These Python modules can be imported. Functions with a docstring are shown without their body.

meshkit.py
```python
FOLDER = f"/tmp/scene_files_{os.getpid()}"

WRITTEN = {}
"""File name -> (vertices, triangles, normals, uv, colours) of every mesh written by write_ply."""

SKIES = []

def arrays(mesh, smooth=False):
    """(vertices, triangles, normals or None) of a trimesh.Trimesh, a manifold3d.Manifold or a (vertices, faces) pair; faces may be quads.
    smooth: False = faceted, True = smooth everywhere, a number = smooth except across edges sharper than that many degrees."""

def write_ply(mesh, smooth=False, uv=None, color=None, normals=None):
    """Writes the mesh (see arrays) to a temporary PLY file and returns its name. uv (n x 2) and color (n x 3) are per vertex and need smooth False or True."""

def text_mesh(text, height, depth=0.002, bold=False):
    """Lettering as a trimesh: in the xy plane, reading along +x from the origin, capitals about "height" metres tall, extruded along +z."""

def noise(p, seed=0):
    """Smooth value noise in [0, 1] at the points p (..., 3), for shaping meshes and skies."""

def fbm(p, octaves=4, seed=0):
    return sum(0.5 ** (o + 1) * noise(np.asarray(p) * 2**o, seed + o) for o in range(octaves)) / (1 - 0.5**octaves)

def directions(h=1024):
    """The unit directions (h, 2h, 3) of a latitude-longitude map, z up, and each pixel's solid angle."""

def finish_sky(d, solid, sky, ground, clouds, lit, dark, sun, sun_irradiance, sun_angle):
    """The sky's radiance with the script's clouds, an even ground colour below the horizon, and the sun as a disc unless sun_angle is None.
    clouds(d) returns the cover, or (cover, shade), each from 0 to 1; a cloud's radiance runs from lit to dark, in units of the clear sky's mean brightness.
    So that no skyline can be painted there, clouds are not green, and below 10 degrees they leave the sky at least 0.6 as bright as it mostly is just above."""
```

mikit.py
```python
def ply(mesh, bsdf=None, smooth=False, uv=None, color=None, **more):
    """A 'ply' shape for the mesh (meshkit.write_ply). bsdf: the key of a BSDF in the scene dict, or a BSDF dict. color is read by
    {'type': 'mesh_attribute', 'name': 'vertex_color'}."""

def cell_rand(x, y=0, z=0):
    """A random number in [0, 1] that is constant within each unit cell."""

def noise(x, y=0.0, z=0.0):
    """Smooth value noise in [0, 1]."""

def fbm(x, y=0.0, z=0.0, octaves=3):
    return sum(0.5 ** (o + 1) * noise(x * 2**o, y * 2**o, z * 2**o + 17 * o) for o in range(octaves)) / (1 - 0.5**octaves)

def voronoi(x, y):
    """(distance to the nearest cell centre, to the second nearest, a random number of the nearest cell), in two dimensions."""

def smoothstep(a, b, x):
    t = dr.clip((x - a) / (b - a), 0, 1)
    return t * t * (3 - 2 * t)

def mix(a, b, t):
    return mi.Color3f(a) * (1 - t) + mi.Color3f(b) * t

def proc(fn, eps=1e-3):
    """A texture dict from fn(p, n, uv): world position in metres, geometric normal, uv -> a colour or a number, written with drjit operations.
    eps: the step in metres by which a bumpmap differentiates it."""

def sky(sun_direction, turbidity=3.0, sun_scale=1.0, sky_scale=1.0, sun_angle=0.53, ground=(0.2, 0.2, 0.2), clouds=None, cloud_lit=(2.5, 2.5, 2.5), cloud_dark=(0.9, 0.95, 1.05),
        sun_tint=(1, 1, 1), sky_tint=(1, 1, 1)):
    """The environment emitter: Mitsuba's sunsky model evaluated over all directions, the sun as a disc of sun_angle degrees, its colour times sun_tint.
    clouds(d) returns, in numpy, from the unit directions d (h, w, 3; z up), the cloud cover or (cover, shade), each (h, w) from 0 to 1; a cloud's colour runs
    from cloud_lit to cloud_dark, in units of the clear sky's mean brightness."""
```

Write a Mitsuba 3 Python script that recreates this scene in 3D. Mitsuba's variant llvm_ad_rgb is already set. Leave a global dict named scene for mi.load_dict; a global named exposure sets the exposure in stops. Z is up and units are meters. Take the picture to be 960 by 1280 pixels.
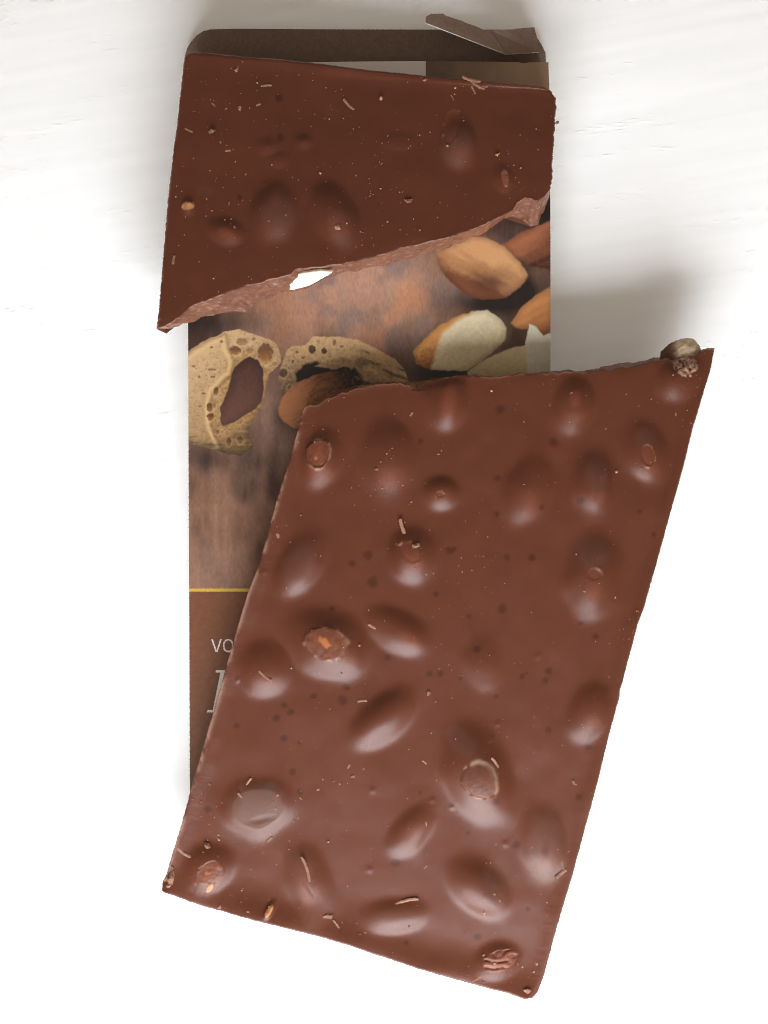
import math, random
import numpy as np, trimesh, drjit as dr, mitsuba as mi, mikit, meshkit
from mikit import noise as dnoise, fbm as dfbm, voronoi, smoothstep, mix
from shapely.geometry import Polygon

T = mi.ScalarTransform4f
scene, labels = {}, {}
exposure = 0.0

# ------------------------------------------------------------------ camera and light
H = 0.30                 # height of the camera above the table
S = 0.00018              # metres on the table top per picture unit of the survey drawing (960 x 1280)
scene['camera'] = {'type': 'perspective', 'fov': math.degrees(2 * math.atan(480 * S / H)), 'fov_axis': 'x', 'near_clip': 0.01, 'far_clip': 20.0,
                   'to_world': T().look_at(origin=[0, 0, H], target=[0, 0, 0], up=[0, 1, 0])}
LD = np.array([0.03, -0.80, 0.58]); LD /= np.linalg.norm(LD)       # direction of the window
LDIST, LW, LH, LRAD = 0.34, 0.15, 0.090, 18.8
lo = LD * LDIST
scene['window'] = {'type': 'rectangle', 'to_world': T().look_at(origin=lo.tolist(), target=[0, 0, 0], up=[0, 0, 1]).scale([LW, LH, 1]),
                   'bsdf': {'type': 'diffuse', 'reflectance': {'type': 'rgb', 'value': [0.7, 0.7, 0.7]}},
                   'emitter': {'type': 'area', 'radiance': {'type': 'rgb', 'value': [LRAD * 0.95, LRAD * 1.0, LRAD * 1.06]}}}
scene['room_light'] = {'type': 'constant', 'radiance': {'type': 'rgb', 'value': [0.45, 0.385, 0.325]}}
labels['window'] = {'label': 'bright window lighting the table from below the lower right of the picture', 'category': 'window'}

ZC = 0.011               # top face of the carton
Z_TOP = 0.0186           # upper face of the chocolate lying on it


SAG = 0.0042             # the emptied upper end of the carton has sunk by this much, and the piece on it with it


def sag(v):
    return SAG * np.clip((395 - np.asarray(v, float)) / 330, 0, 1)


def P(u, v, z=0.0):
    """drawing units -> metres on the level z"""
    k = S * (H - z) / H
    return np.array([(u - 480) * k, (640 - v) * k, z])


def PX(pts, z):
    a = np.asarray(pts, float)
    k = S * (H - np.asarray(z, float)) / H
    return np.stack([(a[:, 0] - 480) * k, (640 - a[:, 1]) * k], 1)


def lin(r, g, b, k=1.0):
    c = np.array([r, g, b], float) / 255
    return (np.where(c < 0.04045, c / 12.92, ((c + 0.055) / 1.055) ** 2.4) * k)


def rgb(c):
    return {'type': 'rgb', 'value': [float(x) for x in c]}


def princ(color, rough=0.5, spec=0.5, **k):
    return {'type': 'twosided', 'bsdf': {'type': 'principled', 'base_color': color, 'roughness': rough, 'specular': spec, **k}}


VC = {'type': 'mesh_attribute', 'name': 'vertex_color'}

# ------------------------------------------------------------------ table
def table_height(p, n, uv):
    x, y = p.x * 1000, p.y * 1000
    xr, yr = x * 0.985 - y * -0.17, y * 0.985 - x * 0.17
    fine = dnoise(xr * 0.55, yr * 5.5) * 0.05 + dnoise(xr * 1.2 + 31, yr * 7.0 + 7) * 0.06
    band = smoothstep(0.42, 0.66, dfbm(xr * 0.045, yr * 0.30 + 5, octaves=2))
    f1 = smoothstep(0.78, 0.92, dnoise(xr * 0.85 + 11, yr * 3.2 + 3)) * band
    f2 = smoothstep(0.78, 0.92, dnoise(xr * 1.5 + 71, yr * 4.0 + 13)) * band
    return (fine * 0.35 + f1 * 0.9 + f2 * 0.7 + dfbm(x * 0.10, y * 0.12, octaves=2) * 0.15) * 0.00010


def table_color(p, n, uv):
    x, y = p.x * 1000, p.y * 1000
    xr, yr = x * 0.985 + y * 0.17, y * 0.985 - x * 0.17
    t = dfbm(xr * 0.03, yr * 0.5, octaves=3)
    return mix([0.76, 0.765, 0.755], [0.82, 0.82, 0.81], t)


scene['white_paint'] = {'type': 'twosided', 'bsdf': {'type': 'bumpmap', 'arbitrary': mikit.proc(table_height, eps=8e-5), 'scale': 1.0,
                        'bsdf': {'type': 'principled', 'base_color': mikit.proc(table_color), 'roughness': 0.55, 'specular': 0.35}}}
tb = trimesh.creation.box([1.4, 1.0, 0.03]); tb.apply_translation([0, 0, -0.015])
scene['table_top'] = mikit.ply(tb, 'white_paint')
labels['table_top'] = {'label': 'white painted wooden table top with fine horizontal grain', 'category': 'table'}

# ------------------------------------------------------------------ carton
# print coordinates: one unit is PU metres, measured from the top left corner of the front panel, down positive
PU = S * (H - ZC) / H
CU, CV = 235.0, 77.0
CX0, CY0 = (float(w) for w in P(CU, CV, ZC)[:2])
GAIN = 0.62


def pc(r, g, b, k=1.0):
    return mi.Color3f(*[float(x) for x in lin(r, g, b, GAIN * k)])


def pmix(a, b, t):
    return a * (1 - t) + b * t


def sdf(x, y, pts):
    """signed distance (negative inside) to a polygon given in survey units"""
    q = [(a - CU, b - CV) for a, b in pts]
    d = mi.Float(1e9)
    s = mi.Float(1)
    n = len(q)
    for i in range(n):
        (ax, ay), (bx, by) = q[i], q[i - 1]
        ex, ey = bx - ax, by - ay
        wx, wy = x - ax, y - ay
        t = dr.clip((wx * ex + wy * ey) / (ex * ex + ey * ey), 0, 1)
        d = dr.minimum(d, dr.square(wx - ex * t) + dr.square(wy - ey * t))
        c1, c2, c3 = y >= ay, y < by, (ex * wy) > (ey * wx)
        flip = (c1 & c2 & c3) | (~c1 & ~c2 & ~c3)
        s = dr.select(flip, -s, s)
    return s * dr.sqrt(d)


def inside(d, soft=1.0):
    return 1 - smoothstep(-soft, soft, d)


def loc(x, y, u, v, ang):
    """local coordinates about (u, v), first axis at ang degrees (anticlockwise in the picture)"""
    c, s = math.cos(math.radians(ang)), math.sin(math.radians(ang))
    dx, dy = x - (u - CU), y - (v - CV)
    return dx * c - dy * s, dx * s + dy * c


SHELL_L = [(228, 447), (241, 435), (262, 423), (282, 414), (299, 411), (312, 416), (320, 419), (337, 424), (347, 432), (353, 451), (345, 461), (336, 467), (332, 488), (328, 505), (320, 524), (310, 534), (312, 545), (319, 557), (308, 565), (297, 570), (282, 567), (262, 561), (228, 551)]
CAV_L = [(312, 445.6), (322, 449), (329, 463), (330, 484), (326, 503), (314, 515), (293, 528), (278, 533), (275, 522), (276, 509), (287, 480), (292, 461), (301, 451)]
SHELL_R = [(348, 474), (351, 460), (359, 439), (365, 433), (382, 431), (390, 422), (402, 420), (423, 421), (448, 425), (475, 438), (494, 449), (507, 464), (514, 482), (510, 540), (420, 540), (356, 505)]
HOL_R = [(368, 468), (378, 456), (395, 452), (415, 462), (425, 450), (440, 455), (452, 470), (458, 490), (450, 540), (390, 530)]
RIDGE_L = [(228, 452), (243, 438), (263, 427), (281, 420), (283, 436), (291, 452), (287, 468), (274, 480), (264, 492), (261, 512), (262, 530), (268, 546), (276, 562), (262, 566), (228, 556)]
PORES_L = [(293, 438, 8, 6, 0.85), (303, 427, 8, 5, 0.6), (312, 438, 5, 4, 0.5), (332, 441, 11, 13, 0.85), (270, 489, 3.2, 5.5, 0.85), (262, 509, 4.5, 5.5, 0.9), (263, 521, 5, 5, 0.9), (286, 552, 3.2, 5.5, 0.85), (300, 550, 3.6, 5, 0.75), (272, 540, 2.5, 3, 0.7), (277, 427, 2.5, 2, 0.7), (264, 434, 2.5, 1.8, 0.7), (265, 462, 5.5, 1.8, 0.7), (266, 471, 3, 1.8, 0.7), (249, 471, 1.8, 2, 0.7), (242, 458, 3, 1.8, 0.6), (254, 492, 2.5, 1.8, 0.7), (250, 508, 3, 1.8, 0.6), (309, 555, 3, 4, 0.5), (268, 507, 2, 4, 0.5), (317, 424, 2.5, 2.5, 0.6), (343, 455, 4, 3, 0.4)]
PORES_R = [(390, 437, 5, 6, 0.9), (405, 438.5, 4, 4.5, 0.9), (354, 466, 6, 6, 0.8), (371, 440, 2.4, 2, 0.7), (418, 428, 2.5, 4, 0.6), (366, 452, 2.2, 3, 0.6), (379, 447, 3, 2.4, 0.5), (427, 433, 3, 2, 0.5), (398, 427, 2.5, 3, 0.35), (362, 484, 2.5, 3, 0.4)]
ALM_T = [(545, 312), (567, 303), (589, 294), (610, 296), (632, 308), (651, 327), (660, 344), (651, 359), (632, 372), (604, 374), (582, 369), (561, 350), (548, 329)]
ALM_R = [(628, 305), (651, 290), (692, 272), (692, 336), (666, 333), (647, 322)]
ALM_M = [(638, 404), (651, 385), (670, 369), (692, 357), (692, 416), (679, 418), (660, 412), (644, 410)]
PEEL = [(516, 440), (538, 415), (567, 397), (591, 389), (608, 388), (625, 398), (633, 410), (631, 425), (617, 440), (599, 453), (584, 464), (540, 462), (520, 455)]
FLESH = [(584, 466), (600, 453), (632, 438), (660, 430), (668, 480), (584, 480)]
SPIKE = [(657, 429), (662, 404), (670, 408), (679, 420), (692, 415), (694, 480), (660, 480)]


def print_color(p, n, uv):
    X = (p.x - CX0) / PU
    Y = (CY0 - p.y) / PU
    wob = (dfbm(X * 0.12, Y * 0.12, octaves=2) - 0.5) * 3.0
    wob2 = (dfbm(X * 0.12 + 40, Y * 0.12, octaves=2) - 0.5) * 3.0
    x, y = X + wob, Y + wob2
    u, v = X + CU, Y + CV
    # ---- the wooden board behind the nuts
    big = dfbm(X * 0.022 + 3, Y * 0.017, octaves=3)
    streak = dfbm(X * 0.085, Y * 0.014 + 9, octaves=3)
    med = dfbm(X * 0.034 + 17, Y * 0.024, octaves=3)
    spot = dr.exp(-(dr.square((u - 462) / 118) + dr.square((v - 352) / 66)))
    spot2 = dr.exp(-(dr.square((u - 255) / 45) + dr.square((v - 712) / 80)))
    spot3 = dr.exp(-(dr.square((u - 338) / 24) + dr.square((v - 530) / 60)))
    w = dr.clip(spot * 0.95 + spot2 * 0.18 + spot3 * 0.20 + (streak - 0.5) * 0.26 + (big - 0.5) * 0.36 + (med - 0.5) * 0.2 + 0.09, 0, 1.2)
    c = pmix(pc(74, 47, 35), pc(206, 158, 132), w)
    c = pmix(c, pc(112, 108, 116), smoothstep(0.42, 0.62, med) * (0.05 + 0.55 * spot))
    c = pmix(c, pc(216, 146, 104), smoothstep(0.45, 0.66, big) * (0.12 + 0.6 * spot))
    grain = dfbm(X * 0.55, Y * 0.22, octaves=3)
    c = c * (0.80 + 0.40 * grain)
    # soft dark shadows of the nuts
    sh = dr.exp(-(dr.square((u - 615) / 60) + dr.square((v - 380) / 20))) + dr.exp(-(dr.square((u - 560) / 60) + dr.square((v - 466) / 13))) \
        + dr.exp(-(dr.square((u - 670) / 60) + dr.square((v - 262) / 30))) + dr.exp(-(dr.square((u - 655) / 22) + dr.square((v - 358) / 22))) \
        + 0.75 * dr.exp(-(dr.square((u - 245) / 70) + dr.square((v - 403) / 18))) + 0.5 * dr.exp(-(dr.square((u - 262) / 55) + dr.square((v - 575) / 12))) \
        + 0.7 * dr.exp(-(dr.square((u - 352) / 12) + dr.square((v - 520) / 18)))
    c = pmix(c, pc(24, 16, 16), dr.clip(sh, 0, 0.94))
    tex = dfbm(X * 0.35, Y * 0.35 + 5, octaves=3)
    vd, _, vr = voronoi(X * 0.095, Y * 0.095)
    pore = (1 - smoothstep(0.10, 0.24, vd + (dnoise(X * 0.6, Y * 0.6) - 0.5) * 0.16)) * smoothstep(0.35, 0.45, vr)
    vd2, _, vr2 = voronoi(X * 0.17 + 7, Y * 0.22 + 3)
    pore2 = (1 - smoothstep(0.10, 0.26, vd2)) * smoothstep(0.55, 0.6, vr2)
    # ---- left shell half
    d = sdf(x, y, SHELL_L)
    a, b = loc(x, y, 275, 490, 0)
    base = pmix(pc(216, 178, 132), pc(146, 110, 70), dr.clip(0.5 + b / 160 + a / 190 + (tex - 0.5) * 0.5, 0, 1))
    base = pmix(base, pc(110, 76, 42), dr.clip(pore2 * 0.45, 0, 0.9))
    dc = sdf(x, y, CAV_L)
    wall = 1 - smoothstep(0, 17, dc + (dnoise(X * 0.2, Y * 0.2) - 0.5) * 8)        # broken wall thickness round the cavity
    wallc = pmix(pc(196, 152, 94), pc(128, 90, 50), dr.clip(tex * 1.5 - 0.25, 0, 1))
    base = pmix(base, wallc, wall * 0.7)
    # ridge between the rounded outside and the broken wall
    rd = sdf(x, y, RIDGE_L)
    base = pmix(base, pc(236, 200, 142), dr.exp(-dr.square((rd + 3) / 2.6)) * 0.55)
    base = pmix(base, pc(120, 84, 46), dr.exp(-dr.square((rd - 2.5) / 2.4)) * 0.45)
    for (pu, pv, pw, ph, pd) in PORES_L:
        q = dr.square((u - pu) / pw) + dr.square((v - pv) / ph) + (tex - 0.5) * 1.3
        base = pmix(base, pmix(pc(84, 44, 20), pc(150, 96, 46), smoothstep(-0.5, 1.0, (v - pv) / ph + (tex - 0.5))), (1 - smoothstep(0.45, 1.15, q)) * pd)
        base = pmix(base, pc(232, 196, 134), dr.exp(-dr.square((q - 1.5) / 0.45)) * 0.28 * smoothstep(-0.2, 0.8, (v - pv) / ph))
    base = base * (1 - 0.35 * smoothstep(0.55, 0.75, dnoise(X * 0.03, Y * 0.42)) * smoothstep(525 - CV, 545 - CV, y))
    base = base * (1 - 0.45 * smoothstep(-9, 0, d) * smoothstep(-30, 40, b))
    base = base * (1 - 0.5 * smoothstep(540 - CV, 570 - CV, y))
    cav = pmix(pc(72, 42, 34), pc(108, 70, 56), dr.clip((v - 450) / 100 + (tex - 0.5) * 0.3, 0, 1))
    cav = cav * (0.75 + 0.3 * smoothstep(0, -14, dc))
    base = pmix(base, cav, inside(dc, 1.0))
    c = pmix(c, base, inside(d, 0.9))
    # ---- right shell half with its almond
    d = sdf(x, y, SHELL_R)
    a, b = loc(x, y, 430, 450, -20)
    crack = dnoise(a * 0.05 + 3, b * 0.22)
    base = pmix(pc(212, 172, 124), pc(98, 70, 46), dr.clip(0.34 + b / 75 + a / 300 + (tex - 0.5) * 0.6 + (crack - 0.5) * 0.5 * smoothstep(-10, 30, a), 0, 1))
    base = pmix(base, pc(58, 36, 24), smoothstep(0.70, 0.82, crack) * smoothstep(0, 35, a) * 0.55)
    base = pmix(base, pc(66, 42, 24), dr.clip(pore2 * 0.35, 0, 0.95) * (1 - smoothstep(10, 50, a)))
    for (pu, pv, pw, ph, pd) in PORES_R:
        q = dr.square((u - pu) / pw) + dr.square((v - pv) / ph) + (tex - 0.5) * 1.2
        base = pmix(base, pc(54, 30, 16), (1 - smoothstep(0.45, 1.15, q)) * pd)
        base = pmix(base, pc(214, 176, 122), dr.exp(-dr.square((q - 1.5) / 0.45)) * 0.25)
    dh = sdf(x, y, HOL_R)
    base = pmix(base, pmix(pc(28, 14, 10), pc(120, 84, 46), smoothstep(0.55, 0.75, tex) * smoothstep(420, 450, u)), inside(dh, 2.5))
    c = pmix(c, base, inside(d, 0.9))
    dfk = sdf(x, y, [(394, 458), (404, 454), (413, 450), (424, 446), (436, 448), (444, 455), (440, 462), (430, 458), (420, 462), (408, 461)])
    c = pmix(c, pmix(pc(186, 150, 108), pc(120, 88, 56), tex), inside(dfk, 1.0))
    a, b = loc(x, y, 394, 497, 33)
    r = dr.square(a / 50) + dr.square(b / (27 - a * 0.12))
    al = pmix(pc(172, 110, 70), pc(54, 28, 18), dr.clip((tex - 0.5) * 0.55 + 0.34 + a / 85 + b / 75 + (dnoise(a * 0.06, b * 0.45) - 0.5) * 0.5 + 0.4 * (r - 0.4), 0, 1))
    c = pmix(c, al, 1 - smoothstep(0.93, 1.06, r))

    # ---- almonds on the right
    def nut(c, poly, cu, cv, ang, hi, lo, length, width, soft=1.6):
        d = sdf(x, y, poly)
        a, b = loc(x, y, cu, cv, ang)
        wr = (dnoise(a * 0.035 + cu, b * 0.20 + 4) - 0.5) * 0.32 + (dfbm(a * 0.05, b * 0.08, octaves=2) - 0.5) * 0.3 + (tex - 0.5) * 0.2
        t = dr.clip(0.40 + b / (0.8 * width) + a / length + wr, 0, 1)
        k = pmix(pc(*hi), pc(*lo), t) * (0.70 + 0.30 * smoothstep(0, -9, d))
        return pmix(c, k, inside(d, soft)), a, b, d
    c, *_ = nut(c, ALM_R, 668, 308, 25, (186, 114, 78), (84, 42, 28), 400, 62)
    c, a, b, d = nut(c, ALM_T, 604, 335, -28, (232, 172, 118), (136, 80, 50), 400, 58)
    dk = dr.exp(-(dr.square((u - 612) / 20) + dr.square((v - 354) / 13)))
    c = pmix(c, pc(84, 44, 34), dk * 0.75 * inside(d, 2))
    c, *_ = nut(c, ALM_M, 672, 392, 30, (226, 154, 92), (142, 84, 46), 500, 70)
    d = sdf(x, y, PEEL)
    a, b = loc(x, y, 578, 425, 25)
    skin = smoothstep(3, -3, sdf(x, y, [(510, 460), (510, 400), (575, 385), (604, 384), (575, 398), (552, 417), (546, 436), (538, 462)]))
    k = pmix(pc(250, 232, 192), pc(196, 174, 136), dr.clip(0.35 + b / 60 + (tex - 0.5) * 0.5, 0, 1))
    k = pmix(k, pmix(pc(232, 164, 92), pc(140, 76, 34), dr.clip(0.4 + b / 40 + (tex - 0.5) * 0.8, 0, 1)), skin)
    c = pmix(c, k * (0.72 + 0.28 * smoothstep(0, -8, d)), inside(d, 1.3))
    d = sdf(x, y, FLESH)
    c = pmix(c, pmix(pc(226, 204, 160), pc(168, 144, 104), dr.clip((v - 432) / 45 + (tex - 0.5) * 0.4, 0, 1)), inside(d, 1.3))
    d = sdf(x, y, SPIKE)
    c = pmix(c, pmix(pc(236, 230, 206), pc(182, 174, 150), dr.clip((v - 405) / 70 + (u - 668) / 120 + (tex - 0.5) * 0.3, 0, 1)), inside(d, 1.0))
    # ---- gold line, brown lower field, head of the panel
    band = pmix(pc(122, 74, 46), pc(112, 66, 40), dnoise(X * 0.3, Y * 0.3))
    c = pmix(c, band, smoothstep(738.6 - CV, 739.4 - CV, Y))
    c = pmix(c, pc(206, 166, 62), smoothstep(735.2 - CV, 736.2 - CV, Y) * (1 - smoothstep(739.0 - CV, 740.0 - CV, Y)))
    head = pmix(pc(112, 84, 66), pc(170, 138, 108), dr.clip((u - 540) / 110 + (dnoise(X * 0.1, Y * 0.1) - 0.5) * 0.2, 0, 1))
    c = pmix(c, head, 1 - smoothstep(120 - CV, 150 - CV, Y))
    tag = smoothstep(300 - CU, 301 - CU, X) * (1 - smoothstep(532.5 - CU, 533.5 - CU, X)) * (1 - smoothstep(118 - CV, 119 - CV, Y))
    c = pmix(c, pc(238, 228, 222), tag)
    edge = dr.abs(n.z) < 0.5
    return mi.Color3f(dr.select(edge, mi.Color3f(0.55, 0.5, 0.43), c))


scene['carton_print'] = {'type': 'twosided', 'bsdf': {'type': 'principled', 'base_color': mikit.proc(print_color), 'roughness': 0.42, 'specular': 0.4}}


def brown_board(p, n, uv):
    x, y = p.x * 1000, p.y * 1000
    k = 0.85 + 0.3 * dfbm(x * 2.2, y * 2.2, octaves=2)
    return mi.Color3f(dr.select(dr.abs(n.z) < 0.45, mi.Color3f(0.50, 0.46, 0.40), mi.Color3f(0.135, 0.085, 0.060) * k))


scene['brown_board'] = {'type': 'twosided', 'bsdf': {'type': 'principled', 'base_color': mikit.proc(brown_board), 'roughness': 0.5, 'specular': 0.4}}
TH = 0.0004
xl, yt = P(235, 77, ZC)[:2]
xr, yb = P(688, 1012, ZC)[:2]


def box(x0, x1, y0, y1, z0, z1):
    m = trimesh.creation.box([x1 - x0, y1 - y0, z1 - z0])
    m.apply_translation([(x0 + x1) / 2, (y0 + y1) / 2, (z0 + z1) / 2])
    return m


# front panel, its top edge a little uneven
rng = np.random.default_rng(5)
top_edge = [(u, 77 + 0.7 * math.sin(u * 0.021) + (1.6 if 648 < u < 660 else 0)) for u in np.linspace(235, 685.5, 60)]
def sheet(outline, zfun, th, n=None):
    """a bent board: outline in survey units, zfun(u, v) its upper level"""
    poly = Polygon(outline)
    v2, f = trimesh.creation.triangulate_polygon(poly, engine='earcut')
    m = trimesh.Trimesh(np.c_[v2, np.zeros(len(v2))], f)
    k = len(v2)
    up = np.array([P(a, b, zfun(a, b)) for a, b in v2])
    dn = up - [0, 0, th]
    if np.cross(up[f[0, 1]] - up[f[0, 0]], up[f[0, 2]] - up[f[0, 0]])[2] < 0:
        f = f[:, ::-1]
    e = np.vstack([f[:, [0, 1]], f[:, [1, 2]], f[:, [2, 0]]])
    es = {tuple(x) for x in e}
    bd = [x for x in es if (x[1], x[0]) not in es]
    side = [t for a, b in bd for t in ((a, a + k, b), (b, a + k, b + k))]
    return trimesh.Trimesh(np.vstack([up, dn]), np.vstack([f, f[:, ::-1] + k, side]), process=False)


m = trimesh.util.concatenate([sheet(top_edge + [(687, 120), (688, 300), (688, 395), (235, 395)], lambda u, v: ZC - float(sag(v)), TH),
                              sheet([(235, 395), (688, 395), (688, 1012), (237.5, 1012), (235.4, 500)], lambda u, v: ZC, TH)])
scene['carton__front_panel'] = mikit.ply(m, 'carton_print')
scene['carton__back_panel'] = mikit.ply(box(xl + TH, xr - TH, yb, yt - 0.0006, 0.0002, TH + 0.0002), 'brown_board')
yb2, yk = P(0, 1012, ZC)[1], P(0, 395, ZC)[1]
yt2 = P(0, 80, ZC - SAG)[1]


def side_panel(x0, x1):
    top = ZC - TH - 2e-5
    prof = [(yb2 + TH, 0.0003), (yt2, 0.0003), (yt2, top - 0.00405), (yk, top), (yb2 + TH, top)]
    return trimesh.Trimesh([(x, y, z) for x in (x0, x1) for y, z in prof]).convex_hull


scene['carton__side_panel'] = mikit.ply(side_panel(xl + 0.0006, xl + 0.0006 + TH), 'brown_board')
scene['carton__side_panel_001'] = mikit.ply(side_panel(xr - 0.0007 - TH, xr - 0.0007), 'brown_board')
scene['carton__end_panel'] = mikit.ply(box(xl + 0.0006, xr - 0.0008, yb, yb + TH - 2e-5, 0.0008, ZC - TH - 2e-5), 'brown_board')
labels['carton'] = {'label': 'flat brown chocolate carton printed with almonds and shells, torn open at its top end', 'category': 'box'}
labels['carton__front_panel'] = {'label': 'printed front with photograph of almonds on dark wood'}


flap = [(232, 92), (231, 70), (234, 60), (239, 52), (246, 44), (254, 39), (264, 36.5), (300, 36), (430, 36.6), (560, 37), (662, 37), (671, 47), (677, 56), (682, 66), (683, 92)]
m = sheet(flap, lambda u, v: 0.0010 + (92 - v) / 56 * 0.0030, TH)
scene['carton__tuck_flap'] = mikit.ply(m, 'brown_board')
labels['carton__tuck_flap'] = {'label': 'dark brown closing flap with rounded corner'}
fa = [(532, 28.5), (532.3, 21), (538, 17.5), (554, 17), (557, 19.5), (579, 26.5), (581, 28), (598, 34), (606, 38), (611, 37), (613, 39), (621, 50), (632, 67.5)]
def flap_z(u, v):      # rises towards its free end and towards the front edge
    return 0.0078 + max(0.0, (622 - u)) / 90 * 0.0045 + (v - 40) / 30 * 0.0012
m = sheet(fa, flap_z, 0.00045)
scene['carton__dust_flap'] = mikit.ply(m, 'brown_board')
fb = [(632.2, 67.6), (621.3, 50), (611.5, 37.2), (618, 38), (630, 37), (641, 36.5), (655, 35), (668, 34), (671, 46), (674, 63), (674, 65)]
m = sheet(fb, lambda u, v: 0.0078 + (v - 67) / 30 * 0.0002 - max(0, u - 632) / 40 * 0.0016, 0.00045)
scene['carton__dust_flap__folded_corner'] = mikit.ply(m, 'brown_board')
labels['carton__dust_flap'] = {'label': 'torn side flap sticking up, white board edge showing'}

# lettering on the lower field
scene['letter_ink'] = princ(rgb(lin(226, 216, 206, 0.62)), 0.5)


def italic_m():
    h = 52.0
    sl = 0.20
    parts = []
    def bar(x0, x1, y0, y1): parts.append(Polygon([(x0 + y0 * sl, y0), (x1 + y0 * sl, y0), (x1 + y1 * sl, y1), (x0 + y1 * sl, y1)]))
    bar(7, 11, 0, h)
    bar(52, 60, 0, h)
    parts.append(Polygon([(9 + h * sl, h), (18 + h * sl, h), (34, 8), (30, 0)]))
    parts.append(Polygon([(30, 0), (35, 8), (58 + h * sl, h), (52 + h * sl, h)]))
    for c in (9, 56): bar(c - 9, c + 9, 0, 2.2)
    bar(1, 16, h - 2.2, h); bar(54, 68, h - 2.2, h)
    from shapely import union_all
    g = union_all(parts).buffer(0.4)
    return g


def letters(poly, u, v, z):
    m = trimesh.util.concatenate([trimesh.creation.extrude_polygon(g, 0.15, engine='earcut') for g in getattr(poly, 'geoms', [poly])])
    m.apply_scale(PU)
    o = P(u, v, z)
    m.apply_translation(o + [0, 0, 3e-6])
    return m


for i, (ch, u, w) in enumerate((('V', 263.5, 0.94), ('O', 277.5, 0.92))):
    m = meshkit.text_mesh(ch, 16.0, 0.15)
    m.apply_scale([PU * w, PU, PU])
    m.apply_translation(P(u, 815, ZC) + [0, 0, 3e-6])
    scene['carton__front_panel__letter' + (f'_{i:03d}' if i else '')] = mikit.ply(m, 'letter_ink')
scene['carton__front_panel__letter_002'] = mikit.ply(letters(italic_m(), 259, 890, ZC), 'letter_ink')

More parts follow.
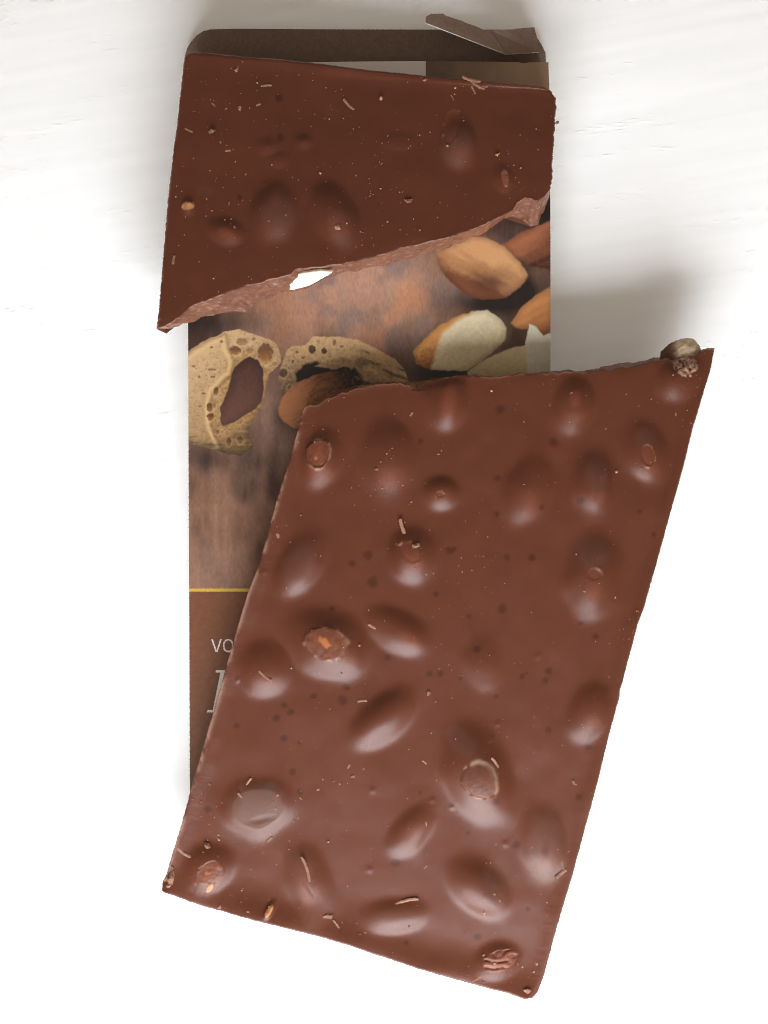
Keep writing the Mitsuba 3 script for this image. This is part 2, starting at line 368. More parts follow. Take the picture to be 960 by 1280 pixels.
# ------------------------------------------------------------------ chocolate
CHOC = np.array([0.0725, 0.0195, 0.0088])
scene['chocolate'] = {'type': 'twosided', 'bsdf': {'type': 'principled', 'base_color': VC, 'roughness': 0.39, 'specular': 0.23}}
scene['chocolate_broken'] = {'type': 'twosided', 'bsdf': {'type': 'principled', 'base_color': VC, 'roughness': 0.38, 'specular': 0.35}}
scene['nut_skin'] = {'type': 'twosided', 'bsdf': {'type': 'principled', 'base_color': VC, 'roughness': 0.46, 'specular': 0.25}}


def resample(pts, n, warp=None):
    pts = np.asarray(pts, float)
    d = np.r_[0, np.cumsum(np.linalg.norm(np.diff(pts, axis=0), axis=1))]
    t = np.linspace(0, 1, n) if warp is None else warp
    return np.stack([np.interp(t * d[-1], d, pts[:, k]) for k in (0, 1)], 1)


def rough(c, amp, freq, seed):
    """ragged outline: moves the points of a curve sideways, ends kept"""
    d = np.gradient(c, axis=0)
    nrm = np.stack([d[:, 1], -d[:, 0]], 1)
    nrm /= np.linalg.norm(nrm, axis=1, keepdims=True) + 1e-12
    q = np.c_[c * freq, np.zeros(len(c))]
    w = meshkit.fbm(q, 4, seed) - 0.5
    e = np.linspace(0, 1, len(c))
    w = w * np.clip(np.minimum(e, 1 - e) * 40, 0, 1)
    return c + nrm * (w * amp)[:, None]


def coons(Tc, Bc, Lc, Rc, s, t):
    s, t = s[None, :, None], t[:, None, None]
    return ((1 - t) * Tc[None] + t * Bc[None] + (1 - s) * Lc[:, None] + s * Rc[:, None]
            - ((1 - s) * (1 - t) * Tc[0] + s * (1 - t) * Tc[-1] + (1 - s) * t * Bc[0] + s * t * Bc[-1]))


def warp(n, k):
    """even parameters with the first and last cells finer"""
    x = np.linspace(0, 1, n)
    return x - k * np.sin(2 * np.pi * x) / (2 * np.pi)


SAGGING = [False]


def ellipse(x, y, u, v, a, b, ang, z=Z_TOP):
    z = z - float(sag(v)) * SAGGING[0]
    c, s = math.cos(math.radians(ang)), math.sin(math.radians(ang))
    o = P(u, v, z)
    k = S * (H - z) / H
    dx, dy = (x - o[0]) / k, (y - o[1]) / k
    p, q = dx * c + dy * s, -dx * s + dy * c
    return np.sqrt((p / a) ** 2 + (q / b) ** 2), p / a, q / b


def sstep(a, b, x):
    t = np.clip((x - a) / (b - a), 0, 1)
    return t * t * (3 - 2 * t)


def relief(x, y, D):
    """height above the flat face, base colour and owner (lump index, exposed index) of every point"""
    p3 = np.stack([x, y, 0 * x], -1)
    seed = D['seed']
    z = (meshkit.fbm(p3 * 70, 3, seed) - 0.5) * 0.0007 + (meshkit.fbm(p3 * 260, 2, seed + 3) - 0.5) * 0.00005 + (meshkit.fbm(p3 * 2200, 2, seed + 5) - 0.5) * 0.000006
    col = np.ones(x.shape + (1,)) * CHOC * (0.93 + 0.16 * meshkit.fbm(p3 * 160, 3, seed + 9))[..., None]
    own = np.full(x.shape, -1); exp = np.full(x.shape, -1)
    lump = np.zeros_like(x)
    for i, (u, v, a, b, ang, h) in enumerate(D['bumps']):
        r, pa, qb = ellipse(x, y, u, v, a, b, ang)
        r = r * (1 + 0.22 * (meshkit.noise(p3 * 190 + i * 7.1, seed + i) - 0.5) + 0.08 * pa / (r + 0.3) * np.sin(i * 2.3) + 0.08 * qb / (r + 0.3) * np.cos(i * 1.7))
        kk = D.get('crease', {}).get(i, 4.2)
        f = np.logaddexp(0, kk * (1 - (r / 0.97) ** 2)) / kk
        f = np.where(r < 2.2, f - np.log1p(np.exp(kk * (1 - (2.2 / 0.97) ** 2))) / kk, 0)
        if i in D.get('flat', ()): f = np.where(f < 0.55, f, 0.55 + (f - 0.55) * 0.35)
        lump = np.maximum(lump, f * h * 1e-3 * D.get('hk', 1.0)) + 0.3 * np.minimum(lump, f * h * 1e-3)
        own[(r < 1.06)] = i
    z = z + lump
    # small air bubbles: shallow pits seen dark
    for (u, v, d) in D['dots']:
        r, _, _ = ellipse(x, y, u, v, d * 0.62 + 1.3, d * 0.58 + 1.0, (u * 7) % 180)
        g = sstep(1.35, 0.5, r + 0.5 * (meshkit.noise(p3 * 900, seed + 15) - 0.5))
        z = z - g * 0.00002
        col = col * (1 - 0.40 * g[..., None] * np.array([0.85, 1.0, 1.0]))
    for (u, v, d) in D['pimples']:
        r, _, _ = ellipse(x, y, u, v, d, d, 0)
        z = z + np.exp(-r ** 2) * 0.00013
    # grey sheen of reflected light on the lumps, painted into the colour
    for (u, v, a, b, ang, k) in D['grey_sheen']:
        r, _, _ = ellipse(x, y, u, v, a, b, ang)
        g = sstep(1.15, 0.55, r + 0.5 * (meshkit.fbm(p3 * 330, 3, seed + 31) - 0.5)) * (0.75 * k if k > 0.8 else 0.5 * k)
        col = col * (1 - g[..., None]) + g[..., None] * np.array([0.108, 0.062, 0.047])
    tint = np.array([0.135, 0.036, 0.017])
    for (u, v, a, b, ang, k) in D['warm']:  # reddish skin showing through, plus glints painted on the lower sides of lumps
        r, _, _ = ellipse(x, y, u, v, a, b, ang)
        g = sstep(1.1, 0.2, r + 0.6 * (meshkit.fbm(p3 * 420, 3, seed + 41) - 0.5)) * k
        col = col * (1 - g[..., None]) + g[..., None] * tint
    # places scraped down to the nut
    for j, (u, v, a, b, ang, style) in enumerate(D['scars']):
        r, pa, qb = ellipse(x, y, u, v, a, b, ang)
        nf = meshkit.fbm(p3 * 900, 3, seed + 60 + j)
        nl = meshkit.fbm(p3 * 300, 2, seed + 80 + j)
        rr = r + (0.5 if style in ('skin', 'ring') else 0.3) * (nl - 0.5) + (0.22 if style == 'skin' else 0.5 if style == 'rough' else 0.1) * (nf - 0.5)
        inn = sstep(1.05, 0.88, rr)
        ng = meshkit.fbm(p3 * 420, 2, seed + 160 + j)
        rim = np.exp(-((rr - 1.05 - 0.25 * (nf - 0.5)) / (0.07 + 0.10 * nl)) ** 2) * sstep(0.38, 0.62, ng)
        if style == 'skin':
            o = P(u, v, Z_TOP)
            near = (r < 1)
            zc = np.median(z[near]) if near.any() else 0
            zk = 0.45 * z + 0.55 * zc
            z = z * (1 - inn) + inn * (zk - 0.00006 + (nf - 0.5) * 0.00016 + (nl - 0.5) * 0.00012)
            z = z + rim * (nf - 0.30) * 0.0006
            sk = np.array([0.105, 0.031, 0.014]) * (0.65 + 0.7 * nf)[..., None]
            og = sstep(0.36, 0.02, np.sqrt((pa * 0.8) ** 2 + (qb * 1.7) ** 2) + 1.3 * (nf - 0.5))[..., None] * 0.7
            sk = sk * (1 - og) + og * np.array([0.36, 0.12, 0.035])
            col = col * (1 - inn[..., None]) + inn[..., None] * sk
            lt = (rim * sstep(0.40, 0.60, nf))[..., None] * 0.6
            col = col * (1 - lt) + lt * np.array([0.24, 0.12, 0.078])
        elif style == 'cap':
            near = (r < 1)
            zc = np.median(z[near]) if near.any() else 0
            z = z * (1 - inn) + inn * (zc + 0.0001 + 0.0005 * (1 - np.clip(r, 0, 1) ** 2) + (nf - 0.5) * 0.0001)
            side = np.clip(0.35 + 0.8 * pa, 0, 1)
            z = z + rim * (nf - 0.2) * 0.0004 * (0.5 + 0.5 * qb)
            sk = np.array([0.082, 0.025, 0.0125]) * (0.75 + 0.5 * nf)[..., None]
            col = col * (1 - inn[..., None]) + inn[..., None] * sk
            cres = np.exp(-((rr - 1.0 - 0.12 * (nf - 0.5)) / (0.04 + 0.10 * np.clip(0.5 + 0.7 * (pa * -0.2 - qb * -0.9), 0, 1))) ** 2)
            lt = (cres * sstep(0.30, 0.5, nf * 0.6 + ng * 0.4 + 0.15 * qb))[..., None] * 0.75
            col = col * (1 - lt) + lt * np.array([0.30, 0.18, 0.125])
        elif style == 'ring':
            z = z - inn * 0.00012 + rim * np.clip(nf - 0.45, 0, 1) * 0.0012
            lt = (rim * sstep(0.5, 0.62, nf))[..., None] * 0.75
            col = col * (1 - 0.35 * inn[..., None]) + 0.35 * inn[..., None] * tint
            col = col * (1 - lt) + lt * np.array([0.24, 0.12, 0.078])
        elif style == 'slit':
            z = z - sstep(1.3, 0.0, rr) * 0.00008
            g = sstep(1.35, 0.3, rr + 0.8 * (nf - 0.5))[..., None] * 0.7
            col = col * (1 - g) + g * np.array([0.062, 0.020, 0.012])
        elif style == 'rough':
            nq = meshkit.fbm(p3 * 2100, 3, seed + 90 + j)
            z = z + inn * ((nq - 0.42) * 0.0010 + (nl - 0.5) * 0.0003)
            nf = nq
            g = (inn * sstep(0.3, 0.6, nf))[..., None]
            col = col * (1 - g) + g * np.array([0.27, 0.15, 0.10])
        elif style == 'scratch':
            w = np.sin((qb * 1.5 + pa * 0.45 + 3.2 * (nl - 0.5)) * 4.2)
            cut = inn * sstep(0.35, 0.9, w) * sstep(0.35, 0.6, nf)
            z = z - cut * 0.00020 + inn * sstep(0.2, -0.6, w) * 0.00010
            g = inn[..., None] * 0.7
            col = col * (1 - g) + g * np.array([0.17, 0.060, 0.036])
        elif style == 'orange':
            g = inn[..., None] * 0.95
            z = z + inn * (nf - 0.3) * 0.0004
            col = col * (1 - g) + g * (np.array([0.34, 0.15, 0.06]) * (0.6 + 0.8 * nf)[..., None])
        if style in ('skin', 'cap', 'scratch', 'rough', 'orange'):
            exp[rr < 0.98] = j
    # fine scratches
    return z, col, own, exp


def emit(key, V, F, N, C, bsdf):
    used, inv = np.unique(F, return_inverse=True)
    path = meshkit.write_ply((V[used], inv.reshape(F.shape)), True, None, np.clip(C[used], 0, 1), normals=N[used])
    scene[key] = {'type': 'ply', 'filename': path, 'face_normals': False, 'bsdf': {'type': 'ref', 'id': bsdf}}


def vnormals(V, F):
    N = np.zeros_like(V)
    fn = np.cross(V[F[:, 1]] - V[F[:, 0]], V[F[:, 2]] - V[F[:, 0]])
    for k in range(3): np.add.at(N, F[:, k], fn)
    return N / (np.linalg.norm(N, axis=1, keepdims=True) + 1e-20)


def quads(nr, nc, flip=False):
    i = np.arange(nr * nc).reshape(nr, nc)
    a, b, c, d = i[:-1, :-1].ravel(), i[:-1, 1:].ravel(), i[1:, :-1].ravel(), i[1:, 1:].ravel()
    f = np.vstack([np.c_[a, c, b], np.c_[b, c, d]])
    return f[:, ::-1] if flip else f


def num(key):
    if key not in scene and key not in taken:
        taken.add(key); return key
    n = 1
    while f'{key}_{n:03d}' in taken or f'{key}_{n:03d}' in scene: n += 1
    taken.add(f'{key}_{n:03d}')
    return f'{key}_{n:03d}'


taken = set()
HEIGHT = {}


def piece(name, D):
    zb = D['z_bottom']
    SAGGING[0] = D.get('sag', False)
    zt = lambda pts: Z_TOP - (sag(np.asarray(pts, float)[:, 1]) if D.get('sag') else 0)
    y0, y1 = P(0, 395, Z_TOP)[1], P(0, 65, Z_TOP - SAG)[1]
    drop = lambda y: (SAG * np.clip((y - y0) / (y1 - y0), -0.2, 1.1) if D.get('sag') else 0 * y)
    ns, nt = D['ns'], D['nt']
    s, t = warp(ns, 0.55), warp(nt, 0.55)
    side = {k: resample(PX(D[k], zt(D[k])), n, w) for k, n, w in (('T', ns, s), ('B', ns, s), ('L', nt, t), ('R', nt, t))}
    for k in 'TBLR':
        side[k] = rough(side[k], D['ragged'][k], 900 if k in D['broken'] else 1900, D['seed'] + ord(k))
    g = coons(side['T'], side['B'], side['L'], side['R'], s, t)
    x, y = g[..., 0], g[..., 1]
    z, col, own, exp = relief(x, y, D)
    # distance from each edge
    wid = np.linalg.norm(side['R'] - side['L'], axis=1).mean(); hei = np.linalg.norm(side['T'] - side['B'], axis=1).mean()
    dist = {'L': np.broadcast_to(s[None, :] * wid, x.shape), 'R': np.broadcast_to((1 - s)[None, :] * wid, x.shape), 'T': np.broadcast_to(t[:, None] * hei, x.shape), 'B': np.broadcast_to((1 - t)[:, None] * hei, x.shape)}
    p3 = np.stack([x, y, 0 * x], -1)
    nz = 0.65 * meshkit.fbm(p3 * 260, 2, D['seed'] + 201) + 0.35 * meshkit.fbm(p3 * 1500, 3, D['seed'] + 200)
    for k in 'TBLR':
        d = dist[k]
        lip, r = D['lip'][k], D['round'][k]
        z = z * (1 - 0.75 * np.exp(-(d / 0.0012) ** 2)) + lip * np.exp(-(d / (0.0040 if k == 'B' else 0.0024)) ** 2) * (0.7 + 0.6 * meshkit.noise(p3 * 120, D['seed'] + 5))
        q = np.clip(1 - d / r, 0, 1)
        z = z - r * (1 - np.sqrt(np.clip(1 - q * q, 0, 1))) * 0.9
        worn = np.exp(-(d / D['worn'][k]) ** 2) * sstep(0.36, 0.60, nz)
        z = z + np.exp(-(d / 0.0004) ** 2) * (nz - 0.5) * 0.00022
        col = col * (1 - 0.75 * worn[..., None]) + 0.75 * worn[..., None] * np.array([0.27, 0.15, 0.105])
    z = z + Z_TOP - drop(y)
    V = np.stack([x, y, z], -1).reshape(-1, 3)
    C = col.reshape(-1, 3)
    Ft = quads(nt, ns)
    # walls
    idx = np.arange(nt * ns).reshape(nt, ns)
    loops = {'T': idx[0][::-1], 'L': idx[:, 0], 'B': idx[-1], 'R': idx[:, -1][::-1]}   # anticlockwise from above: top right -> top left -> bottom left -> bottom right
    Vs, Cs, Fw = [V], [C], {}
    base = len(V)
    K = 22
    for k, L in loops.items():
        top = V[L]
        tan = np.gradient(top[:, :2], axis=0); tan /= np.linalg.norm(tan, axis=1, keepdims=True) + 1e-12
        out = np.stack([tan[:, 1], -tan[:, 0]], 1)
        if k in D['bottom']:
            low = resample(PX(D['bottom'][k], zb + 0.001), len(L))
            low = rough(low, 0.0006, 700, D['seed'] + 50)
        else:
            low = top[:, :2] + out * D['taper'][k]
        rows = np.linspace(0, 1, K)
        broken = k in D['broken']
        W = np.zeros((K, len(L), 3))
        for i, w in enumerate(rows):
            W[i, :, :2] = top[:, :2] * (1 - w) + low * w
            W[i, :, 2] = top[:, 2] * (1 - w) + (zb - drop(W[i, :, 1])) * w
        q = W * 1.0
        outw = np.concatenate([out, 0 * out[:, :1]], 1)
        if broken:
            e = np.linspace(0, 1, len(L)); fade = np.clip(np.minimum(e, 1 - e) * 30, 0, 1)[None, :] * np.clip(rows * 6, 0, 1)[:, None]
            dd = (meshkit.fbm(q * 230, 3, D['seed'] + 70) - 0.45) * 0.0015 + (meshkit.fbm(q * 900, 2, D['seed'] + 71) - 0.5) * 0.00014
            ridged = np.abs(meshkit.fbm(q * 160, 3, D['seed'] + 72) - 0.5)
            dd = dd - np.exp(-(ridged / 0.03) ** 2) * 0.0003
            W = W + outw[None] * (dd * fade)[..., None]
            W[..., 2] += (meshkit.fbm(q * 800, 2, D['seed'] + 73) - 0.5) * 0.0002 * fade
            f1 = meshkit.fbm(q * 500, 4, D['seed'] + 74)
            cw = np.array([0.118, 0.047, 0.0265]) * (0.72 + 0.56 * f1)[..., None]
            cr = sstep(0.60, 0.75, meshkit.fbm(q * 1500, 2, D['seed'] + 75))[..., None] * 0.6
            cw = cw * (1 - cr) + cr * np.array([0.22, 0.115, 0.075])
        else:
            f1 = meshkit.fbm(q * 400, 3, D['seed'] + 76)
            cw = np.array([0.092, 0.026, 0.0075]) * (0.8 + 0.5 * f1)[..., None]  # extra orange in the colour imitates light glowing through the rim
        n0 = base
        Vs.append(W.reshape(-1, 3)); Cs.append(cw.reshape(-1, 3)); base += W.shape[0] * W.shape[1]
        Fw[k] = quads(K, len(L)) + n0
    V, C = np.vstack(Vs), np.vstack(Cs)
    # underside: a fan over the lowest ring
    ring = np.concatenate([np.arange(len(loops[k]))[:-1] + Fw[k].min() + (K - 1) * len(loops[k]) for k in ('T', 'L', 'B', 'R')])
    cen = len(V)
    V = np.vstack([V, [V[ring, 0].mean(), V[ring, 1].mean(), V[ring, 2].mean()]]); C = np.vstack([C, CHOC])
    Fb = np.c_[np.full(len(ring), cen), np.roll(ring, -1), ring]
    N = np.zeros_like(V)
    N[:nt * ns] = vnormals(V[:nt * ns], Ft)
    for k in Fw:
        u = np.unique(Fw[k])
        N[u] = vnormals(V, Fw[k])[u]
    N[cen] = [0, 0, -1]
    body = []
    for k, f in Fw.items():
        if k in D['broken']:
            emit(name + '__broken_edge', V, f, N, C, 'chocolate_broken')
        else:
            body.append(f)
    nb = N.copy(); nb[ring] = [0, 0, -1]
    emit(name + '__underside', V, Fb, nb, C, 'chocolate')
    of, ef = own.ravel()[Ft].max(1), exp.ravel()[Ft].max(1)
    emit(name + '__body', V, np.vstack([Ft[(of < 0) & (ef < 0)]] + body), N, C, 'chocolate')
    keyof = {}
    for i in range(len(D['bumps'])):
        f = Ft[(of == i) & (ef < 0)]
        if len(f) < 30: continue
        keyof[i] = num(name + '__almond')
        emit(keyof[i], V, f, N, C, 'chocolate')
    for j, sc in enumerate(D['scars']):
        f = Ft[ef == j]
        if len(f) < 6: continue
        owner = np.bincount(np.clip(own.ravel()[f].ravel(), -1, None) + 1).argmax() - 1
        key = num((keyof.get(owner, name)) + '__bare_spot')
        emit(key, V, f, N, C, 'nut_skin')
        if len(sc) > 5:
            labels[key] = {'label': {'skin': 'scraped reddish almond skin with flaked rim', 'cap': 'worn round top of the almond with pale rim', 'scratch': 'scratched reddish spot', 'rough': 'crumbly pale broken chocolate', 'orange': 'small orange bit of bare nut'}[sc[5]]}
    from scipy.interpolate import NearestNDInterpolator
    Vt = V[:nt * ns]
    step = slice(None, None, 2)
    HEIGHT[name] = NearestNDInterpolator(Vt.reshape(nt, ns, 3)[step, step, :2].reshape(-1, 2), Vt.reshape(nt, ns, 3)[step, step, 2].ravel())
    return V, Fw


LOWER = dict(
    seed=11, z_bottom=ZC + 0.00015, ns=480, nt=700, hk=1.2,
    T=[(380, 510), (383, 508), (391, 507), (401, 505), (404, 501), (414, 496), (425, 492), (450, 485), (480, 480.5), (500, 478.5), (509, 481), (514, 486), (520, 488), (530, 487), (538, 482), (543, 476), (552, 473.5), (558, 474), (566, 471), (584, 469.5), (610, 470.5), (625, 470.5), (655, 467.5), (690, 466), (715, 465), (729, 464), (757, 462), (780, 458.5), (800, 455.5), (820, 451), (836, 448), (843, 452), (850, 447), (860, 446), (868, 444), (877, 439), (893, 435)],
    R=[(893, 435), (888, 462), (866, 535), (852, 590), (836, 647), (819, 710), (805, 760), (797, 780), (777, 856), (774.5, 864), (774, 872), (762, 915), (747, 977), (732, 1033), (715, 1096), (697, 1156), (681, 1215), (677, 1228), (672, 1239), (666, 1246)],
    B=[(203, 1113), (220, 1119), (252, 1131), (299, 1144), (355, 1158), (399, 1169), (436, 1180), (460, 1188.5), (522, 1209), (585, 1227), (635, 1240), (655, 1247), (666, 1246)],
    L=[(380, 510), (377, 517), (366, 563), (347, 622), (331, 679), (325, 703), (310, 741), (303, 763), (289, 812), (276, 858), (268, 886), (252, 942), (239, 986), (227, 1030), (217, 1062), (208, 1092), (203, 1104), (203, 1113)],
    ragged=dict(T=0.0010, B=0.00022, L=0.00025, R=0.00018), lip=dict(T=-0.0001, B=0.00130, L=0.00055, R=0.00065), worn=dict(T=0.00022, B=0.00015, L=0.00075, R=0.00022),
    round=dict(T=0.0002, B=0.0005, L=0.0003, R=0.0005), taper=dict(T=0.0006, B=0.0004, L=-0.0006, R=0.0003), broken='T',
    bottom={'T': [(893, 435), (880, 437), (868, 441), (850, 446), (836, 446), (820, 448), (790, 454), (757, 459), (729, 463), (690, 466), (625, 470), (584, 468), (566, 468), (543, 472), (532, 480), (520, 483), (505, 477), (480, 478), (450, 482), (425, 488), (400, 499), (380, 510)]},
    bumps=[(400, 572, 36, 25, 75, 1.5), (487, 572, 50, 34, 90, 1.6), (562, 503, 40, 24, 80, 1.7), (552, 616, 24, 22, 0, 1.15), (513, 694, 36, 30, 100, 1.7), (375, 708, 46, 27, 60, 1.3), (718, 506, 36, 26, 80, 1.5), (848, 472, 34, 26, 50, 1.5),
           (807, 568, 40, 28, 100, 1.4), (743, 604, 42, 28, 90, 1.6), (660, 612, 46, 30, 70, 1.5), (740, 718, 54, 37, 85, 2.0), (412, 806, 54, 40, -25, 2.2), (330, 838, 36, 34, 0, 1.4), (500, 790, 44, 25, -30, 1.3), (478, 898, 50, 27, 40, 1.7),
           (594, 965, 66, 42, -65, 2.4), (738, 888, 40, 26, 70, 1.4), (603, 832, 34, 26, 90, 0.6), (323, 1008, 48, 36, 15, 1.5), (262, 1086, 34, 30, 30, 1.5), (385, 1100, 50, 28, -75, 1.2), (514, 1038, 40, 22, 50, 1.0), (600, 1110, 44, 30, -42, 1.7),
           (681, 1060, 46, 29, 95, 1.2), (495, 1145, 42, 22, 5, 1.0), (622, 1200, 30, 22, 10, 1.1), (337, 1137, 14, 6, 60, 0.5)],
    flat=(19,),
    dots=[(625, 512, 9), (693, 553, 9), (622, 597, 6), (620, 642, 5), (634, 697, 6), (665, 697, 6), (562, 688, 6), (568, 686, 4), (440, 704, 5), (460, 693, 8), (466, 727, 10), (628, 760, 9), (586, 770, 3), (596, 811, 6), (550, 842, 5), (537, 842, 5), (653, 845, 4), (658, 841, 2), (686, 838, 7), (682, 850, 5), (620, 870, 3), (685, 912, 5), (735, 932, 6), (433, 858, 6), (428, 875, 8), (392, 869, 5), (355, 881, 5), (363, 890, 5), (345, 897, 6), (296, 907, 5), (355, 922, 6), (374, 928, 4), (365, 964, 5), (375, 989, 5), (260, 1011, 7), (494, 1077, 8), (646, 1055, 7), (745, 795, 5), (726, 778, 5), (725, 625, 5), (799, 639, 3), (817, 668, 4), (677, 634, 4), (526, 551, 5), (484, 821, 5), (575, 848, 3), (660, 1135, 4), (508, 1177, 4), (597, 1170, 6), (585, 1040, 3), (525, 990, 3), (620, 1000, 6), (723, 995, 5), (415, 760, 4), (545, 742, 4)],
    pimples=[(330, 715, 4), (466, 988, 4), (673, 820, 4), (622, 905, 3), (615, 923, 3), (297, 850, 3), (632, 1055, 4), (565, 1009, 3), (540, 1000, 3), (462, 1087, 4)],
    grey_sheen=[(323, 1006, 40, 28, 15, 0.85), (740, 692, 26, 20, 0, 0.35), (574, 926, 28, 16, -40, 0.35), (682, 1050, 28, 42, 0, 0.5), (622, 1100, 20, 34, 0, 0.4), (375, 705, 36, 20, 60, 0.35), (372, 1090, 20, 40, 0, 0.3), (600, 1015, 26, 20, -40, 0.4), (495, 1147, 34, 14, 5, 0.3), (807, 548, 16, 14, 0, 0.3), (745, 590, 16, 26, 0, 0.3)],
    warm=[(400, 590, 22, 24, 90, 0.45), (487, 598, 28, 18, 0, 0.5), (560, 500, 14, 28, 0, 0.6), (552, 620, 16, 14, 0, 0.4), (518, 706, 20, 16, 0, 0.45), (718, 500, 9, 16, 0, 0.6), (718, 522, 18, 10, 0, 0.3), (807, 590, 20, 14, 0, 0.35), (746, 622, 14, 12, 0, 0.4), (742, 742, 16, 18, 0, 0.45), (660, 630, 20, 24, 0, 0.25), (512, 800, 20, 10, -30, 0.45), (335, 850, 20, 12, 0, 0.4), (435, 825, 24, 12, -20, 0.3), (740, 902, 14, 12, 0, 0.35), (385, 1112, 16, 30, 10, 0.35), (262, 1094, 24, 18, 0, 0.55), (681, 1075, 16, 14, 0, 0.3), (514, 1040, 14, 16, 0, 0.2)],
    scars=[(399, 566, 19, 14, 70, 'skin'), (408, 803, 26, 19, -25, 'skin'), (599, 973, 24, 20, -60, 'cap'), (808, 569, 13, 8, 100, 'ring'), (745, 608, 18, 5, 85, 'slit'), (741, 717, 10, 8, 0, 'ring'), (550, 618, 5, 4, 0, 'ring'), (511, 690, 15, 11, -50, 'ring'),
           (613, 1112, 24, 8, -55, 'slit'), (681, 1057, 13, 6, 90, 'slit'), (625, 1198, 23, 13, 15, 'scratch'), (262, 1090, 20, 13, 25, 'skin'), (263, 1109, 7, 3.5, 50, 'orange'), (857, 457, 16, 14, 0, 'rough'), (329, 1023, 20, 5, 12, 'slit'), (211, 1093, 7, 15, 0, 'rough'), (387, 1110, 14, 3, -60, 'slit'), (337, 1137, 8, 3, 60, 'orange')],
)
UPPER = dict(
    seed=29, sag=True, z_bottom=ZC + 0.00015, ns=420, nt=300, hk=1.35,
    T=[(231, 70), (236, 66), (242, 64.5), (264, 66), (310, 71), (342, 73), (386, 77.5), (430, 83.5), (460, 87.5), (507, 92), (554, 97), (600, 101.5), (647, 106), (672, 108), (682, 110)],
    R=[(682, 110), (690, 115), (695, 122), (696, 132), (695, 142), (693, 169), (691, 203), (690.5, 225), (688, 237)],
    B=[(195.6, 411), (208, 408), (218, 401), (227, 395), (236, 386), (243, 382), (268, 373), (305, 359), (349, 347.5), (364, 342.5), (368, 337), (374, 336.5), (417, 332), (440, 328), (480, 318), (502, 311), (560, 297), (585, 289), (616, 276), (635, 266.5), (641, 263), (646, 254), (655, 248), (664, 249), (670, 252), (677, 249), (688, 237)],
    L=[(231, 70), (229, 80), (227, 100), (222, 147), (217, 184), (210, 245), (205, 304), (200, 367), (197, 398), (195.6, 411)],
    ragged=dict(T=0.00022, B=0.0006, L=0.0003, R=0.0005), lip=dict(T=0.00055, B=-0.0001, L=0.00012, R=0.0002), worn=dict(T=0.0003, B=0.00018, L=0.00032, R=0.00022),
    round=dict(T=0.0009, B=0.0003, L=0.0005, R=0.0008), taper=dict(T=-0.001, B=0, L=-0.001, R=-0.001), broken='B',
    bottom={'B': [(196, 411), (214, 409.5), (233, 404), (249, 397), (270, 391.5), (290, 389.5), (305, 387.5), (314, 381), (322, 375), (336, 370), (346, 364), (356, 361), (370, 361), (392, 355), (411, 346), (430, 340), (446, 336), (487, 329), (520, 319), (546, 311), (571, 304), (596, 292), (627, 273), (641, 268), (652, 272), (665, 279), (674, 276), (679, 266), (686, 250), (690, 236)]},
    bumps=[(572, 180, 32, 23, 95, 1.3), (343, 264, 40, 30, 85, 1.4), (418, 270, 44, 27, -65, 1.5), (284, 290, 24, 17, -20, 0.8), (235, 258, 12, 9, 90, 0.5), (630, 224, 18, 12, 100, 0.45), (335, 184, 16, 12, 0, 0.25), (380, 177, 12, 10, 0, 0.25), (349, 200, 16, 12, 0, 0.22), (500, 178, 20, 12, 0, 0.2)],
    dots=[(350, 172, 6), (349, 122, 6), (300, 247, 4)],
    pimples=[(335, 183, 4), (381, 177, 4), (330, 230, 3)],
    grey_sheen=[(572, 186, 20, 26, 0, 0.4), (348, 272, 26, 34, 0, 0.35), (425, 285, 16, 26, 20, 0.25), (256, 240, 12, 9, 0, 0.2)],
    warm=[(345, 250, 9, 16, 0, 0.35), (284, 294, 18, 9, -20, 0.5), (575, 192, 16, 12, 0, 0.25), (425, 285, 18, 20, 0, 0.2)],
    scars=[(234.5, 258, 5, 8, 95, 'orange'), (631, 223, 4.5, 13, 8, 'scratch'), (564, 160, 9, 22, -10, 'ring')],
)
piece('chocolate_slab', LOWER)
piece('broken_chocolate_piece', UPPER)
labels['chocolate_slab'] = {'label': 'large slanting slab of milk chocolate studded with whole almonds, lower and bigger of the two', 'category': 'chocolate', 'group': 'pieces of the broken chocolate bar'}
labels['broken_chocolate_piece'] = {'label': 'smaller darker piece of milk chocolate with slanting broken lower edge, on the carton top', 'category': 'chocolate', 'group': 'pieces of the broken chocolate bar'}


def blob(rx, ry, rz, sub, amp, freq, seed):
    m = trimesh.creation.icosphere(subdivisions=sub)
    v = m.vertices * (1 + amp * (meshkit.fbm(m.vertices * freq + seed * 3.7, 3, seed) - 0.5)[:, None])
    return trimesh.Trimesh(v * [rx, ry, rz], m.faces, process=False)


def rot(m, ang, tilt=0.0, axis=(1, 0, 0)):
    if tilt: m.apply_transform(trimesh.transformations.rotation_matrix(math.radians(tilt), axis))
    m.apply_transform(trimesh.transformations.rotation_matrix(math.radians(ang), [0, 0, 1]))
    return m


# almond end standing out of the broken edge at the right corner of the slab
m = blob(0.0048, 0.0037, 0.0026, 5, 0.26, 2.6, 3)
rot(m, 40)
f = meshkit.fbm(m.vertices * 900, 4, 8)
bare = sstep(-0.0022, -0.0006, m.vertices[:, 0] + (f - 0.5) * 0.0012)[:, None]
colr = (np.array([0.085, 0.036, 0.020]) * (0.6 + 0.8 * f)[:, None]) * (1 - bare) + bare * (np.array([0.42, 0.32, 0.21]) * (0.62 + 0.7 * meshkit.fbm(m.vertices * [500, 2600, 900], 3, 9))[:, None])
m.apply_translation(P(850, 447, 0.0152) + [0, 0, 0])
scene['chocolate_slab__almond_tip'] = mikit.ply(m, 'shaving', smooth=True, color=colr)
labels['chocolate_slab__almond_tip'] = {'label': 'bare almond end poking out of the broken top edge'}
